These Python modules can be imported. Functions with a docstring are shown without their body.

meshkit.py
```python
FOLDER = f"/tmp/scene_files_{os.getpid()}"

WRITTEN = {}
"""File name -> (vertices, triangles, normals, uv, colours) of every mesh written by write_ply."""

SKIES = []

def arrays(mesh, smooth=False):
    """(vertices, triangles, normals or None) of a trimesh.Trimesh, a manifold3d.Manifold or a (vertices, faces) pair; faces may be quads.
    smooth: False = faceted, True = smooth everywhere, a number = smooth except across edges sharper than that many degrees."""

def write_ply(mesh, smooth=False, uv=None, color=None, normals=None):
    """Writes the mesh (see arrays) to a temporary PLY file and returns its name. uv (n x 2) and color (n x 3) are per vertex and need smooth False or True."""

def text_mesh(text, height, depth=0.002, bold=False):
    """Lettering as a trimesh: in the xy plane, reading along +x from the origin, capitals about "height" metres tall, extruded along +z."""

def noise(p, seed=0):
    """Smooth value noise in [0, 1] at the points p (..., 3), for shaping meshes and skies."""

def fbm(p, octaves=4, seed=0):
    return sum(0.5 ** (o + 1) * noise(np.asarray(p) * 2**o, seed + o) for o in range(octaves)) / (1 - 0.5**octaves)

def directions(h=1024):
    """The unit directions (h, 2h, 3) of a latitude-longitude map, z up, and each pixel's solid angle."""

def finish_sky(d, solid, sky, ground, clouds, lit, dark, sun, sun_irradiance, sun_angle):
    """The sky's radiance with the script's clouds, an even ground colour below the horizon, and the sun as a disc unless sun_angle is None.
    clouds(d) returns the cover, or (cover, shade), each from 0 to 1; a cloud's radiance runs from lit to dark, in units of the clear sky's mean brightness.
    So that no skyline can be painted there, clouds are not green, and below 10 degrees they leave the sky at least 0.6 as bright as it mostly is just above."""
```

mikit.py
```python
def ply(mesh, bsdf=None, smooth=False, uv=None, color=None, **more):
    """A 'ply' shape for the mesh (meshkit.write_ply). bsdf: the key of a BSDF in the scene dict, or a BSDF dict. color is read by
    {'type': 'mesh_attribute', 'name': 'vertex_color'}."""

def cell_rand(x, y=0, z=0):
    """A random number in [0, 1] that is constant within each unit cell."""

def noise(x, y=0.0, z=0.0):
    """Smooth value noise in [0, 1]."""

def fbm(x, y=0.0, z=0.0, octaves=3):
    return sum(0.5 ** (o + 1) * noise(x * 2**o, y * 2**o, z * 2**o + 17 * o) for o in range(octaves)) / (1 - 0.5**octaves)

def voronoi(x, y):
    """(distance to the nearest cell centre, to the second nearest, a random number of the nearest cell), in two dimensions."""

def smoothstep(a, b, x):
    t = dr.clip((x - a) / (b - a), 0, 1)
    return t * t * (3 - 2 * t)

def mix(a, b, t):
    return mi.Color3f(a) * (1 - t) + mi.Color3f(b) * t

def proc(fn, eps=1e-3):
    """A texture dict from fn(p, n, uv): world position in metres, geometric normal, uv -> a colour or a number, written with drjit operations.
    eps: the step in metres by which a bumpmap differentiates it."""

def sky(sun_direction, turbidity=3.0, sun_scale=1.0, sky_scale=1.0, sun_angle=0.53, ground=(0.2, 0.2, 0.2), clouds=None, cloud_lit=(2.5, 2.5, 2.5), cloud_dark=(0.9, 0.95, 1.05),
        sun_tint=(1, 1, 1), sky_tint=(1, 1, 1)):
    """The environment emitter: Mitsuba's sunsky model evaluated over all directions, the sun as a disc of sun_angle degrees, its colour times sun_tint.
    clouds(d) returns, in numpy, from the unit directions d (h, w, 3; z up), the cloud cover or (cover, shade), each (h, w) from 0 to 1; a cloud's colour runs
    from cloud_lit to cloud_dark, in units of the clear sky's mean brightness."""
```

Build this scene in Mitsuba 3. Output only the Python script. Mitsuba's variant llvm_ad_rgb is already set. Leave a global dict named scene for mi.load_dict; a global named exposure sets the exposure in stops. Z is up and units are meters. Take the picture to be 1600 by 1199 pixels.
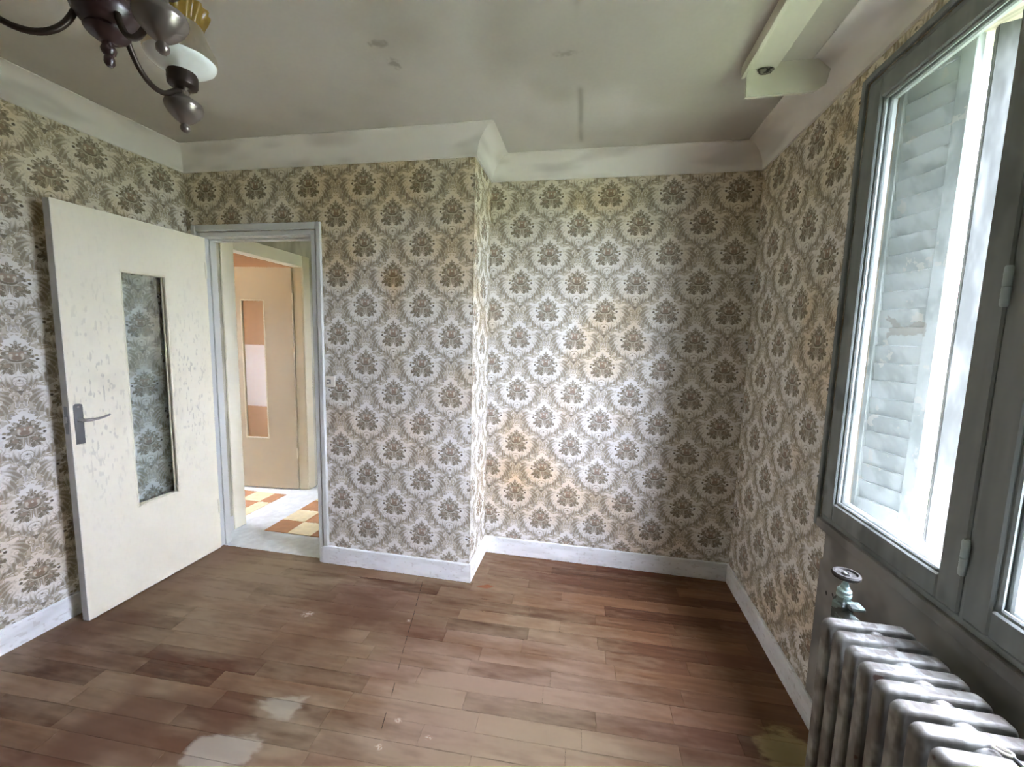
import math, random
import numpy as np
import trimesh
import manifold3d as m3
import drjit as dr
import mitsuba as mi
import mikit, meshkit
from mikit import proc, noise, fbm, voronoi, cell_rand, smoothstep, mix
from shapely.geometry import Polygon, box as sbox

T = mi.ScalarTransform4f
scene, labels = {}, {}
random.seed(7)
RNG = np.random.default_rng(7)

# ------------------------------------------------------------------ camera, sky, exposure
CAM_H, PITCH, YAW, ROLL, FPX = 1.4794, 0.11185, -0.18446, 0.02592, 642.02


def camera():
    cp, sp, cy, sy, cr, sr = (g(a) for a in (PITCH, YAW, ROLL) for g in (math.cos, math.sin))
    f = np.array([sy * cp, cy * cp, -sp]); r = np.array([cy, -sy, 0.0]); u = np.cross(r, f)
    up = -r * sr + u * cr
    o = np.array([0, 0, CAM_H])
    return {'type': 'perspective', 'fov_axis': 'x', 'fov': math.degrees(2 * math.atan(800 / FPX)), 'near_clip': 0.02, 'far_clip': 300.0,
            'to_world': T().look_at(origin=o.tolist(), target=(o + f).tolist(), up=up.tolist())}


scene['camera'] = camera()


def cloud_cover(d):
    # an overcast sky: brightest overhead, about a third of that at the horizon
    n = meshkit.fbm(d * 3.0, 4, 3)
    return np.full(d.shape[:2], 0.97), np.clip(1.0 - d[..., 2] + 0.3 * (n - 0.5), 0, 1)


scene['sky'] = mikit.sky((0.35, -0.45, 0.8), turbidity=4.0, sun_scale=0.0, sky_scale=1.0, ground=(0.20, 0.21, 0.19), clouds=cloud_cover,
                         cloud_lit=(3.42, 3.62, 4.45), cloud_dark=(1.03, 1.10, 1.38))
exposure = 8.5

# ------------------------------------------------------------------ dimensions (metres)
XL, XR, X1, Y1, Y2, YF = -2.5425, 0.9099, -0.6558, 2.261, 2.634, -2.90
HC, CEIL, COVE = 2.443, 2.56, 0.117


def S(r, g, b):
    return [((c / 255 + 0.055) / 1.055) ** 2.4 if c > 10 else c / 255 / 12.92 for c in (r, g, b)]


# ------------------------------------------------------------------ mesh helpers
def chbox(x0, x1, y0, y1, z0, z1, c=0.0):
    """A box with its edges chamfered by c."""
    if c <= 0:
        return trimesh.creation.box(bounds=[[x0, y0, z0], [x1, y1, z1]])
    pts = []
    for a in (0, 1):
        for b in (0, 1):
            for d in (0, 1):
                p = [(x0, x1)[a], (y0, y1)[b], (z0, z1)[d]]; s = [(1, -1)[a], (1, -1)[b], (1, -1)[d]]
                for k in range(3):
                    q = [p[i] + (s[i] * c if i != k else 0) for i in range(3)]
                    pts.append(q)
    return trimesh.Trimesh(*_hull(pts), process=False)


def _hull(pts):
    m = m3.Manifold.hull_points(np.asarray(pts, float)).to_mesh()
    return np.array(m.vert_properties[:, :3]), np.array(m.tri_verts)


def cat(*ms):
    return trimesh.util.concatenate([m for m in ms])


def lathe(profile, n=40, centre=(0, 0, 0)):
    """profile: (radius, z) from the bottom to the top; radius 0 closes."""
    p = np.asarray(profile, float)
    a = np.arange(n) * 2 * np.pi / n
    v = np.stack([np.outer(p[:, 0], np.cos(a)), np.outer(p[:, 0], np.sin(a)), np.repeat(p[:, 1:2], n, 1)], -1).reshape(-1, 3)
    f = []
    for k in range(len(p) - 1):
        for i in range(n):
            j = (i + 1) % n
            f += [[k * n + i, k * n + j, (k + 1) * n + j], [k * n + i, (k + 1) * n + j, (k + 1) * n + i]]
    m = trimesh.Trimesh(v + np.asarray(centre), np.array(f), process=False)
    m.merge_vertices(); m.update_faces(m.nondegenerate_faces())
    return m


def tube(path, r, n=12, closed=False):
    P = np.asarray(path, float); N = len(P)
    R = np.broadcast_to(np.asarray(r, float), (N,))
    t = np.gradient(P, axis=0) if not closed else np.roll(P, -1, 0) - np.roll(P, 1, 0)
    t /= np.linalg.norm(t, axis=1, keepdims=True)
    ref = np.array([0, 0, 1.0]) if abs(t[0][2]) < 0.9 else np.array([1.0, 0, 0])
    u = np.cross(t[0], ref); u /= np.linalg.norm(u)
    V = []
    for k in range(N):
        u = u - t[k] * (u @ t[k]); u /= np.linalg.norm(u)
        w = np.cross(t[k], u)
        for i in range(n):
            a = 2 * np.pi * i / n
            V.append(P[k] + R[k] * (np.cos(a) * u + np.sin(a) * w))
    F = []
    for k in range(N if closed else N - 1):
        for i in range(n):
            a, b = k * n + i, k * n + (i + 1) % n
            c, d = ((k + 1) % N) * n + (i + 1) % n, ((k + 1) % N) * n + i
            F += [[a, c, b], [a, d, c]]
    if not closed:
        V += [P[0], P[-1]]
        for i in range(n):
            F += [[N * n, i, (i + 1) % n], [N * n + 1, (N - 1) * n + (i + 1) % n, (N - 1) * n + i]]
    m = trimesh.Trimesh(np.array(V), np.array(F), process=False)
    m.fix_normals()
    return m


def bezier(p0, p1, p2, p3, n=24):
    t = np.linspace(0, 1, n)[:, None]
    p0, p1, p2, p3 = (np.asarray(p, float) for p in (p0, p1, p2, p3))
    return (1 - t) ** 3 * p0 + 3 * (1 - t) ** 2 * t * p1 + 3 * (1 - t) * t * t * p2 + t ** 3 * p3


def extrude(poly, d):
    return trimesh.creation.extrude_polygon(poly, d, engine='earcut')


def in_xz(poly, y0, y1):
    """A polygon drawn in (x, z), standing between y0 and y1."""
    m = extrude(poly, y1 - y0); v = np.array(m.vertices)
    m.vertices = np.stack([v[:, 0], y1 - v[:, 2], v[:, 1]], -1)
    return m


def in_yz(poly, x0, x1):
    """A polygon drawn in (y, z), standing between x0 and x1."""
    m = extrude(poly, x1 - x0); v = np.array(m.vertices)
    m.vertices = np.stack([x0 + v[:, 2], v[:, 0], v[:, 1]], -1)
    return m


def rect(a0, a1, b0, b1, *holes):
    p = sbox(min(a0, a1), min(b0, b1), max(a0, a1), max(b0, b1))
    for h in holes:
        p = p.difference(sbox(*h))
    return p


def run(profile, p0, p1, out, m0=0, m1=0):
    """A moulding: profile [(distance from the wall, z)] carried from p0 to p1 (x, y); out = the wall's normal into the room.
    m0, m1: mitre of each end (+1 the piece grows with the distance: outside corner; -1 shrinks: inside corner; 0 square)."""
    prof = np.asarray(profile, float); n = len(prof)
    p0, p1, out = (np.asarray(q, float) for q in (p0, p1, out))
    d = (p1 - p0) / np.linalg.norm(p1 - p0)
    V = []
    for p, mm, s in ((p0, m0, -1), (p1, m1, 1)):
        for (w, z) in prof:
            q = p + out * w + d * s * mm * w
            V.append([q[0], q[1], z])
    poly = Polygon(prof)
    tv, tf = trimesh.creation.triangulate_polygon(poly, engine='earcut')
    idx = [int(np.argmin(((prof - t) ** 2).sum(1))) for t in tv]
    F = [[i, (i + 1) % n, n + (i + 1) % n] for i in range(n)] + [[i, n + (i + 1) % n, n + i] for i in range(n)]
    F += [[idx[a], idx[b], idx[c]] for a, b, c in tf] + [[n + idx[a], n + idx[c], n + idx[b]] for a, b, c in tf]
    m = trimesh.Trimesh(np.array(V), np.array(F), process=False)
    m.fix_normals()
    return m


def frame4(a0, a1, b0, b1, w, put, c=0.002):
    """Four separate bars of a rectangular frame with outer limits a0..a1, b0..b1 and bar width w: two uprights and two rails; put(a0,a1,b0,b1) makes one."""
    return [put(a0, a0 + w, b0, b1), put(a1 - w, a1, b0, b1), put(a0 + w, a1 - w, b0, b0 + w), put(a0 + w, a1 - w, b1 - w, b1)]


# ------------------------------------------------------------------ scene helpers
def numbered(name):
    if name not in scene and name not in labels:
        return name
    k = 1
    while f'{name}_{k:03d}' in scene or f'{name}_{k:03d}' in labels:
        k += 1
    return f'{name}_{k:03d}'


def thing(name, label, category, group=None):
    key = numbered(name)
    labels[key] = {'label': label, 'category': category}
    if group:
        labels[key]['group'] = group
    return key


def part(name, mesh, bsdf, parent, smooth=False, label=None, kind=None, **kw):
    key = numbered(parent + '__' + name)
    scene[key] = mikit.ply(mesh, bsdf, smooth, **kw) if not isinstance(mesh, dict) else mesh
    if label or kind:
        labels[key] = {}
        if label:
            labels[key]['label'] = label
        if kind:
            labels[key]['kind'] = kind
    return key


def struct(name, mesh, bsdf, label, smooth=False, **kw):
    scene[name] = mikit.ply(mesh, bsdf, smooth, **kw)
    labels[name] = {'label': label, 'category': name.split('_')[0], 'kind': 'structure'}
    return name


def struct_group(name, label):
    labels[name] = {'label': label, 'category': name.split('_')[0], 'kind': 'structure'}
    return name


def mat(name, d, two=True):
    scene[name] = {'type': 'twosided', 'bsdf': d} if two else d
    return name


def rgb(c):
    return {'type': 'rgb', 'value': list(map(float, c))}


def plain(name, c, rough=0.5, metallic=0.0, spec=0.5, **k):
    return mat(name, {'type': 'principled', 'base_color': rgb(c), 'roughness': rough, 'metallic': metallic, 'specular': spec, **k})


# ------------------------------------------------------------------ materials
# wallpaper: ogee damask, half-drop repeat 0.356 m by 0.345 m
WP_W, WP_H = 0.356, 0.345


def sm(d, w=0.0016):
    return 1 - smoothstep(-w, w, d)


def ell(u, v, cx, cy, rx, ry, ang=0.0):
    c, s = math.cos(ang), math.sin(ang)
    x, y = u - cx, v - cy
    x, y = x * c + y * s, y * c - x * s
    return (dr.sqrt(dr.square(x / rx) + dr.square(y / ry)) - 1) * min(rx, ry)


def wallpaper(p, n, uv):
    ny = dr.abs(n.y) > 0.5
    back = p.y > 2.45
    s = dr.select(ny, p.x - dr.select(back, -0.275, -1.317), p.y - dr.select(p.x < -2, 1.410, dr.select(p.x > 0.5, 2.240, 2.300)))
    z0 = dr.select(ny, dr.select(back, 1.311, 2.340), dr.select(p.x < -2, 0.980, dr.select(p.x > 0.5, 2.177, 2.300)))
    z = p.z - z0
    q = p.x + p.y
    s = s + 0.003 * (noise(q * 45, p.z * 45) - 0.5)
    z = z + 0.003 * (noise(q * 45, p.z * 45, 7.3) - 0.5)
    a, b = s / WP_W, z / WP_H
    du, dv = a - dr.floor(a + 0.5), b - dr.floor(b + 0.5)
    other = dr.abs(du) + dr.abs(dv) > 0.5
    du = dr.select(other, du - dr.select(du > 0, 0.5, -0.5), du)
    dv = dr.select(other, dv - dr.select(dv > 0, 0.5, -0.5), dv)
    u, v = dr.abs(du) * WP_W, dv * WP_H
    rnd = cell_rand(2 * (a - du) + 0.25, 2 * (b - dv) + 0.25)
    WHITE, PALE, MID, DARK, ROSE = S(230, 228, 223), S(208, 203, 190), S(166, 158, 138), S(120, 111, 92), S(154, 132, 112)
    # lace of fine scrolls between the ogees
    l1 = noise(u * 62 + 3.1, v * 62)
    l2 = noise(u * 130, v * 130, 3.0)
    line = 1 - smoothstep(0.02, 0.10, dr.abs(l1 - 0.5))
    col = mix(mix(PALE, MID, 0.35), WHITE, 0.8 * smoothstep(0.45, 0.72, l2))
    col = mix(col, MID, 0.95 * line)
    col = mix(col, DARK, 0.45 * smoothstep(0.66, 0.80, l1))

    def scroll(col, u, v, fade):
        r = dr.sqrt(u * u + v * v)
        ang = dr.atan2(v, u + 1e-5)
        outer = ell(u, v, 0, 0.0, 0.146, 0.126)
        inner = ell(u, v, 0, 0.004, 0.083, 0.082)
        lob = 0.007 * dr.sin(ang * 17 + 0.6)
        band = sm(outer + lob, 0.0022) * smoothstep(0.040, 0.010, v + 0.25 * (0.12 - u)) * smoothstep(0.012, 0.03, u)
        t = dr.clip((inner - 0.004) / 0.040, 0, 1)
        stroke = 0.5 + 0.5 * dr.sin(ang * 34 + r * 210)
        fine = 0.5 + 0.5 * dr.sin(ang * 95 - r * 120)
        dark = dr.clip(1.25 * t - 0.25 + 0.62 * (stroke - 0.5) + 0.10 * (fine - 0.5), 0, 1)
        c = mix(mix(WHITE, PALE, 0.3), mix(MID, DARK, 0.30), dark)
        return mix(col, c, band * fade)

    # bells between the scrolls
    for (bx, by, w, h, k) in ((0.122, -0.006, 0.55, 0.030, 0.75), (0.146, 0.044, 0.5, 0.022, 0.6), (0.150, 0.010, 0.3, 0.02, 0.4)):
        e = dr.maximum(dr.abs(u - bx) - (v - by + h) * w, v - by)
        col = mix(col, DARK, sm(e) * k)
    col = scroll(col, (WP_W / 2) - u, v - WP_H / 2, 1.0)
    col = scroll(col, u, v, 1.0)
    r = dr.sqrt(u * u + v * v)
    ang = dr.atan2(v, u + 1e-5)
    # white ogee field with a serrated edge
    ser = 0.006 * dr.sin(v * 150 + 2.0) + 0.004 * dr.sin(v * 390)
    hw = dr.select(v > 0.025, 0.088 * (1 - dr.clip((v - 0.025) / 0.092, 0, 1) * (1.12 - 0.12 * v / 0.1)), dr.sqrt(dr.maximum(1 - dr.square((v - 0.025) / 0.108), 0)) * 0.088)
    field = dr.maximum(u - hw - ser, v - 0.116)
    wing = ell(u, v, 0.100, 0.036, 0.022, 0.008, 0.35)
    field = dr.minimum(field, wing)
    col = mix(col, WHITE, sm(field, 0.002))
    # curled lobes hanging over the scroll
    for (cx, cy, rr) in ((0.086, -0.056, 0.015), (0.063, -0.084, 0.015), (0.104, -0.022, 0.013)):
        e = ell(u, v, cx, cy, rr, rr * 0.8, 0.6)
        col = mix(col, WHITE, sm(e) * 0.9)
        col = mix(col, MID, sm(dr.abs(ell(u, v, cx + 0.003, cy - 0.003, rr * 0.62, rr * 0.5, 0.6)) - 0.0012) * 0.6)
    # the bouquet: a mass of leaves with a serrated outline
    mass = dr.minimum(ell(u, v, 0, 0.014, 0.050, 0.046), ell(u, v, 0.032, -0.034, 0.034, 0.026, 0.1)) + 0.006 * dr.sin(ang * 15 + 1.2)
    leaf = ell(u, v, 0, 0.073, 0.0042, 0.012)
    for e in ((0.012, 0.064, 0.008, 0.0032, 0.5), (0.0, 0.050, 0.015, 0.013, 0), (0.027, 0.045, 0.017, 0.0085, 0.75), (0.047, 0.030, 0.016, 0.009, 1.1),
              (0.056, 0.010, 0.010, 0.007, 0.6), (0.036, -0.030, 0.021, 0.017, 0.1), (0.060, -0.040, 0.012, 0.009, -0.6), (0.022, -0.058, 0.011, 0.014, 0.25), (0.046, -0.056, 0.012, 0.007, -0.9)):
        leaf = dr.minimum(leaf, ell(u, v, *e))
    vein = noise(u * 150, v * 150, 5.0)
    lc = mix(mix(MID, DARK, 0.72), PALE, 0.75 * smoothstep(0.56, 0.78, vein))
    col = mix(col, mix(MID, DARK, 0.35 + 0.4 * vein), sm(mass, 0.003) * 0.85)
    col = mix(col, lc, sm(leaf + 0.0015 * dr.sin(ang * 70)))
    cup = dr.minimum(ell(u, v, 0, 0.010, 0.025, 0.019), ell(u, v, 0.017, 0.022, 0.010, 0.011, 0.6))
    col = mix(col, mix(PALE, ROSE, 0.85 * smoothstep(0.30, 0.60, noise(u * 110, v * 110, 9.0))), sm(cup) * 0.9)
    col = mix(col, mix(ROSE, DARK, 0.35), sm(ell(u, v, 0, 0.004, 0.017, 0.010)) * 0.9)
    col = mix(col, DARK, sm(dr.maximum(ell(u, v, 0, -0.003, 0.031, 0.014), -ell(u, v, 0, 0.006, 0.028, 0.013))) * 0.8)
    col = mix(col, PALE, sm(dr.abs(ell(u, v, 0, 0.004, 0.036, 0.021)) - 0.0012) * dr.select(v < 0.0, 0.8, 0.0))
    col = mix(col, PALE, sm(dr.maximum(dr.abs(u - 0.0085) - 0.0016, dr.abs(v + 0.046) - 0.027)) * 0.9)
    col = mix(col, PALE, sm(dr.maximum(dr.abs(v + 0.017) - 0.0015, u - 0.040)) * 0.7)
    for (x, y) in ((0.031, 0.026), (0.0, 0.040)):
        col = mix(col, WHITE, sm(ell(u, v, x, y, 0.0036, 0.0042)) * 0.75)
    col = mix(col, mix(ROSE, MID, 0.5), sm(ell(u, v, 0.035, -0.030, 0.012, 0.009)) * 0.75)
    col = mix(col, S(104, 98, 88), sm(ell(u, v, 0.070, -0.004, 0.0066, 0.006)))
    col = mix(col, MID, sm(ell(u, v, 0.069, 0.013, 0.0066, 0.005)))
    # medallion, swirls and pendant below
    e = ell(u, v, 0, -0.104, 0.025, 0.023)
    col = mix(col, WHITE, sm(e) * 0.9)
    for (cy, rr, k) in ((-0.104, 0.025, 0.75), (-0.113, 0.014, 0.6), (-0.124, 0.030, 0.5), (-0.130, 0.020, 0.5)):
        col = mix(col, mix(MID, DARK, 0.4), sm(dr.abs(ell(u, v, 0, cy, rr, rr * 0.92)) - 0.0014) * k)
    col = mix(col, DARK, sm(ell(u, v, 0, -0.099, 0.004, 0.0055)) * 0.9)
    col = mix(col, DARK, sm(dr.maximum(u - (v + 0.170) * 0.5, v + 0.145)) * 0.8)
    # fading and stains with shapes of their own
    col *= 0.96 + 0.08 * rnd
    st = fbm(q * 2.6, p.z * 2.6, 4.0, 3)
    stain = 0.5 * smoothstep(0.52, 0.74, st)
    for (bx, bz, rx, rz, k) in ((-1.14, 1.80, 0.075, 0.06, 1.1), (-1.13, 1.70, 0.06, 0.11, 0.7), (-0.10, 1.83, 0.08, 0.08, 0.5), (0.09, 1.66, 0.09, 0.08, 0.4), (-0.44, 0.81, 0.13, 0.12, 0.85),
                                (-0.46, 0.55, 0.16, 0.16, 0.6), (-0.25, 0.66, 0.12, 0.13, 0.5), (0.02, 0.5, 0.2, 0.1, 0.25)):
        d2 = dr.square((p.x - bx) / rx) + dr.square((p.z - bz) / rz)
        stain = stain + dr.select(ny, k * dr.exp(-d2), 0.0)
    stain = dr.clip(stain, 0, 1.2)
    col *= mi.Color3f(1 - 0.08 * stain, 1 - 0.23 * stain, 1 - 0.42 * stain)
    grime_shade = smoothstep(1.3, 2.5, p.z + 1.6 * (st - 0.5))  # yellower and darker towards the top: nicotine grime plus painted-in shade
    col *= mi.Color3f(1 - 0.10 * grime_shade, 1 - 0.15 * grime_shade, 1 - 0.29 * grime_shade)
    return dr.clip(col * 0.96, 0.0, 0.9)


mat('wallpaper', {'type': 'principled', 'base_color': proc(wallpaper), 'roughness': 0.6, 'specular': 0.4})


PATCH_A = [(-1.32, 1.02), (-1.24, 1.0), (-1.098, 1.069), (-1.098, 1.156), (-1.142, 1.164), (-1.305, 1.129), (-1.341, 1.104)]
PATCH_B = [(-1.112, 1.233), (-1.071, 1.247), (-1.06, 1.354), (-1.262, 1.295)]


def floor_fn(p, n, uv):
    tone, hue = uv.x, uv.y
    g = fbm(p.x * 5 + hue * 37, p.y * 75 + hue * 11, 1.0, 3)
    base = mix(S(70, 42, 28), S(116, 82, 58), dr.clip(0.1 + 0.8 * tone + 0.6 * (g - 0.5), 0, 1))
    base = mix(base, S(96, 58, 44), 0.5 * smoothstep(0.6, 1.0, hue))
    # trodden dust: large pale patches with feathered, streaky edges
    w = fbm(p.x * 1.3 + 0.4, p.y * 1.7, 2.0, 4) + 0.22 * (fbm(p.x * 9, p.y * 22, 5.0, 3) - 0.5)
    dust = smoothstep(0.47, 0.66, w)
    fine = fbm(p.x * 26, p.y * 60, 8.0, 4)
    lit_zone = smoothstep(0.62, -0.30, p.x + 0.45 * (p.y - 1.6))  # thins the pale dust to the right, painting in shade below the window
    door = dr.exp(-(dr.square((p.x + 1.9) / 0.5) + dr.square((p.y - 2.05) / 0.35)))
    st1 = fbm(p.x * 2.2 + 2, p.y * 13, 6.0, 4)
    st2 = fbm(p.x * 7 + hue * 19, p.y * 46, 3.0, 3)
    k = dr.clip((0.34 + 0.42 * dust + 0.30 * (tone - 0.5)) * lit_zone + 0.42 * door + 0.75 * (st1 - 0.5) * (0.3 + 0.7 * lit_zone) + 0.45 * (st2 - 0.5) + 0.25 * (fine - 0.5), 0.02, 0.78)
    base = mix(base, mix(S(146, 129, 103), S(148, 126, 106), smoothstep(0.35, 0.65, fbm(p.x * 1.7, p.y * 3, 9.0, 2))), k)
    sw = fbm(p.x * 2.1 + 9, p.y * 2.6, 3.0, 3)
    base = mix(base, S(92, 62, 46), 0.75 * smoothstep(0.50, 0.66, sw) * smoothstep(-0.4, -1.2, p.x) * (1 - door))
    # pale worn patch, red stain, light scuffs
    def poly(pts):
        d = mi.Float(-9.0)
        for (x0, y0), (x1, y1) in zip(pts, pts[1:] + pts[:1]):
            L = math.hypot(x1 - x0, y1 - y0)
            d = dr.maximum(d, ((p.x - x0) * (y1 - y0) - (p.y - y0) * (x1 - x0)) / L)
        return d + 0.035 * (fine - 0.5)
    base = mix(base, S(172, 164, 148), 0.60 * sm(poly(PATCH_A), 0.012))
    base = mix(base, S(168, 162, 142), 0.55 * sm(poly(PATCH_B), 0.012))
    e = ell(p.x, p.y, -0.545, 2.235, 0.045, 0.016, 0.2) + 0.012 * (fine - 0.5)
    base = mix(base, S(128, 60, 30), 0.75 * sm(e, 0.004))
    e = ell(p.x, p.y, -0.52, 2.12, 0.025, 0.004, 0.1)
    base = mix(base, S(60, 34, 24), 0.8 * sm(e, 0.002))
    e = ell(p.x, p.y, 0.78, 1.50, 0.10, 0.10, 0.5) + 0.10 * (fine - 0.5)
    base = mix(base, S(176, 160, 110), 0.6 * sm(e, 0.03))
    for (x, y, r, a) in ((-0.66, 1.33, 0.012, 0), (-0.68, 1.22, 0.014, 0), (-0.86, 1.86, 0.01, 0), (-1.40, 1.79, 0.03, 0.4), (-0.52, 1.29, 0.01, 0)):
        e = ell(p.x, p.y, x, y, r, r * 0.7, a)
        base = mix(base, S(200, 190, 176), 0.6 * sm(e, 0.006) * smoothstep(0.3, 0.7, noise(p.x * 200, p.y * 200)))
    # the split that runs across the boards
    sx = -0.672 - (p.y - 1.151) * 0.2425 + 0.006 * (noise(p.y * 9) - 0.5)
    crack = sm(dr.abs(p.x - sx) - 0.0016, 0.0012) * smoothstep(0.2, 0.45, noise(p.y * 30, 3.0)) * dr.select(p.y < 2.2, 1.0, 0.0)
    return mix(base, S(44, 32, 26), 0.9 * crack)


def floor_rough(p, n, uv):
    return 0.52 + 0.3 * fbm(p.x * 3, p.y * 4, 2.0, 3)


mat('floor_wood', {'type': 'principled', 'base_color': proc(floor_fn), 'roughness': proc(floor_rough), 'specular': 0.3})
plain('joint_dark', S(52, 40, 32), 0.9)


def ceiling_fn(p, n, uv):
    w = fbm(p.x * 1.4, p.y * 1.4, 2.0, 4)
    c = mix(S(198, 194, 184), S(176, 171, 158), smoothstep(0.35, 0.7, w))
    sx = -0.094 + 0.012 * (noise(p.y * 3) - 0.5)
    band = dr.exp(-dr.square((p.x - sx) / 0.012)) * dr.select(p.y > 1.0, 1.0, 0.6)
    c = mix(c, S(138, 132, 114), 0.55 * band * smoothstep(0.2, 0.6, noise(p.y * 8, 1.0)))
    for (x, y, rx, ry) in ((-0.831, 1.54, 0.03, 0.02), (-0.823, 1.66, 0.02, 0.025), (-0.14, 1.70, 0.03, 0.012)):
        c = mix(c, S(140, 134, 118), 0.6 * sm(ell(p.x, p.y, x, y, rx, ry) + 0.02 * (noise(p.x * 90, p.y * 90) - 0.5), 0.01))
    return c * (0.985 + 0.03 * noise(p.x * 120, p.y * 120))


mat('ceiling_paint', {'type': 'principled', 'base_color': proc(ceiling_fn), 'roughness': 0.85, 'specular': 0.2})


def cove_fn(p, n, uv):
    w = fbm(p.x * 3 + p.y * 3, p.z * 12, 2.0, 3)
    return mix(S(226, 223, 214), S(200, 196, 186), smoothstep(0.4, 0.75, w))


mat('cove_paint', {'type': 'principled', 'base_color': proc(cove_fn), 'roughness': 0.75, 'specular': 0.3})


def baseboard_fn(p, n, uv):
    w = fbm(p.x * 6 + p.y * 6, p.z * 20, 2.0, 3)
    c = mix(S(236, 239, 240), S(222, 225, 225), smoothstep(0.4, 0.75, w))
    sp = smoothstep(0.78, 0.86, noise(p.x * 60 + p.y * 60, p.z * 90, 4.0))
    return mix(c, S(140, 132, 120), 0.2 * sp)


mat('baseboard_paint', {'type': 'principled', 'base_color': proc(baseboard_fn), 'roughness': 0.4, 'specular': 0.5})


def door_fn(p, n, uv):
    w = fbm(p.y * 3, p.z * 1.6, 2.0, 3)
    c = mix(S(240, 236, 216), S(232, 227, 208), w)
    hand = dr.exp(-(dr.square((p.y - 1.62) / 0.12) + dr.square((p.z - 1.1) / 0.45))) + dr.exp(-(dr.square((p.y - 2.10) / 0.12) + dr.square((p.z - 1.15) / 0.40)))
    sp = smoothstep(0.60, 0.80, fbm(p.y * 90, p.z * 34, 4.0, 2))
    sm2 = smoothstep(0.5, 0.8, fbm(p.y * 14, p.z * 9, 6.0, 3))
    return mix(c, S(150, 148, 136), dr.clip(0.36 * sp * (0.10 + 1.0 * hand) + 0.14 * sm2 * hand, 0, 0.8))


mat('door_paint', {'type': 'principled', 'base_color': proc(door_fn), 'roughness': 0.45, 'specular': 0.45})
plain('door_edge', S(178, 176, 172), 0.6)
plain('frame_paint', S(200, 202, 198), 0.45)
plain('frame_cream', S(226, 222, 202), 0.5)
plain('nickel', S(132, 134, 136), 0.38, 0.8)
plain('bright_metal', S(190, 190, 188), 0.25, 0.9)
mat('hammered_glass', {'type': 'dielectric', 'int_ior': 1.5, 'specular_transmittance': rgb(S(244, 249, 249))}, two=False)
mat('door_glass', {'type': 'thindielectric', 'int_ior': 1.5}, two=False)
mat('window_glass', {'type': 'thindielectric', 'int_ior': 1.5}, two=False)


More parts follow.
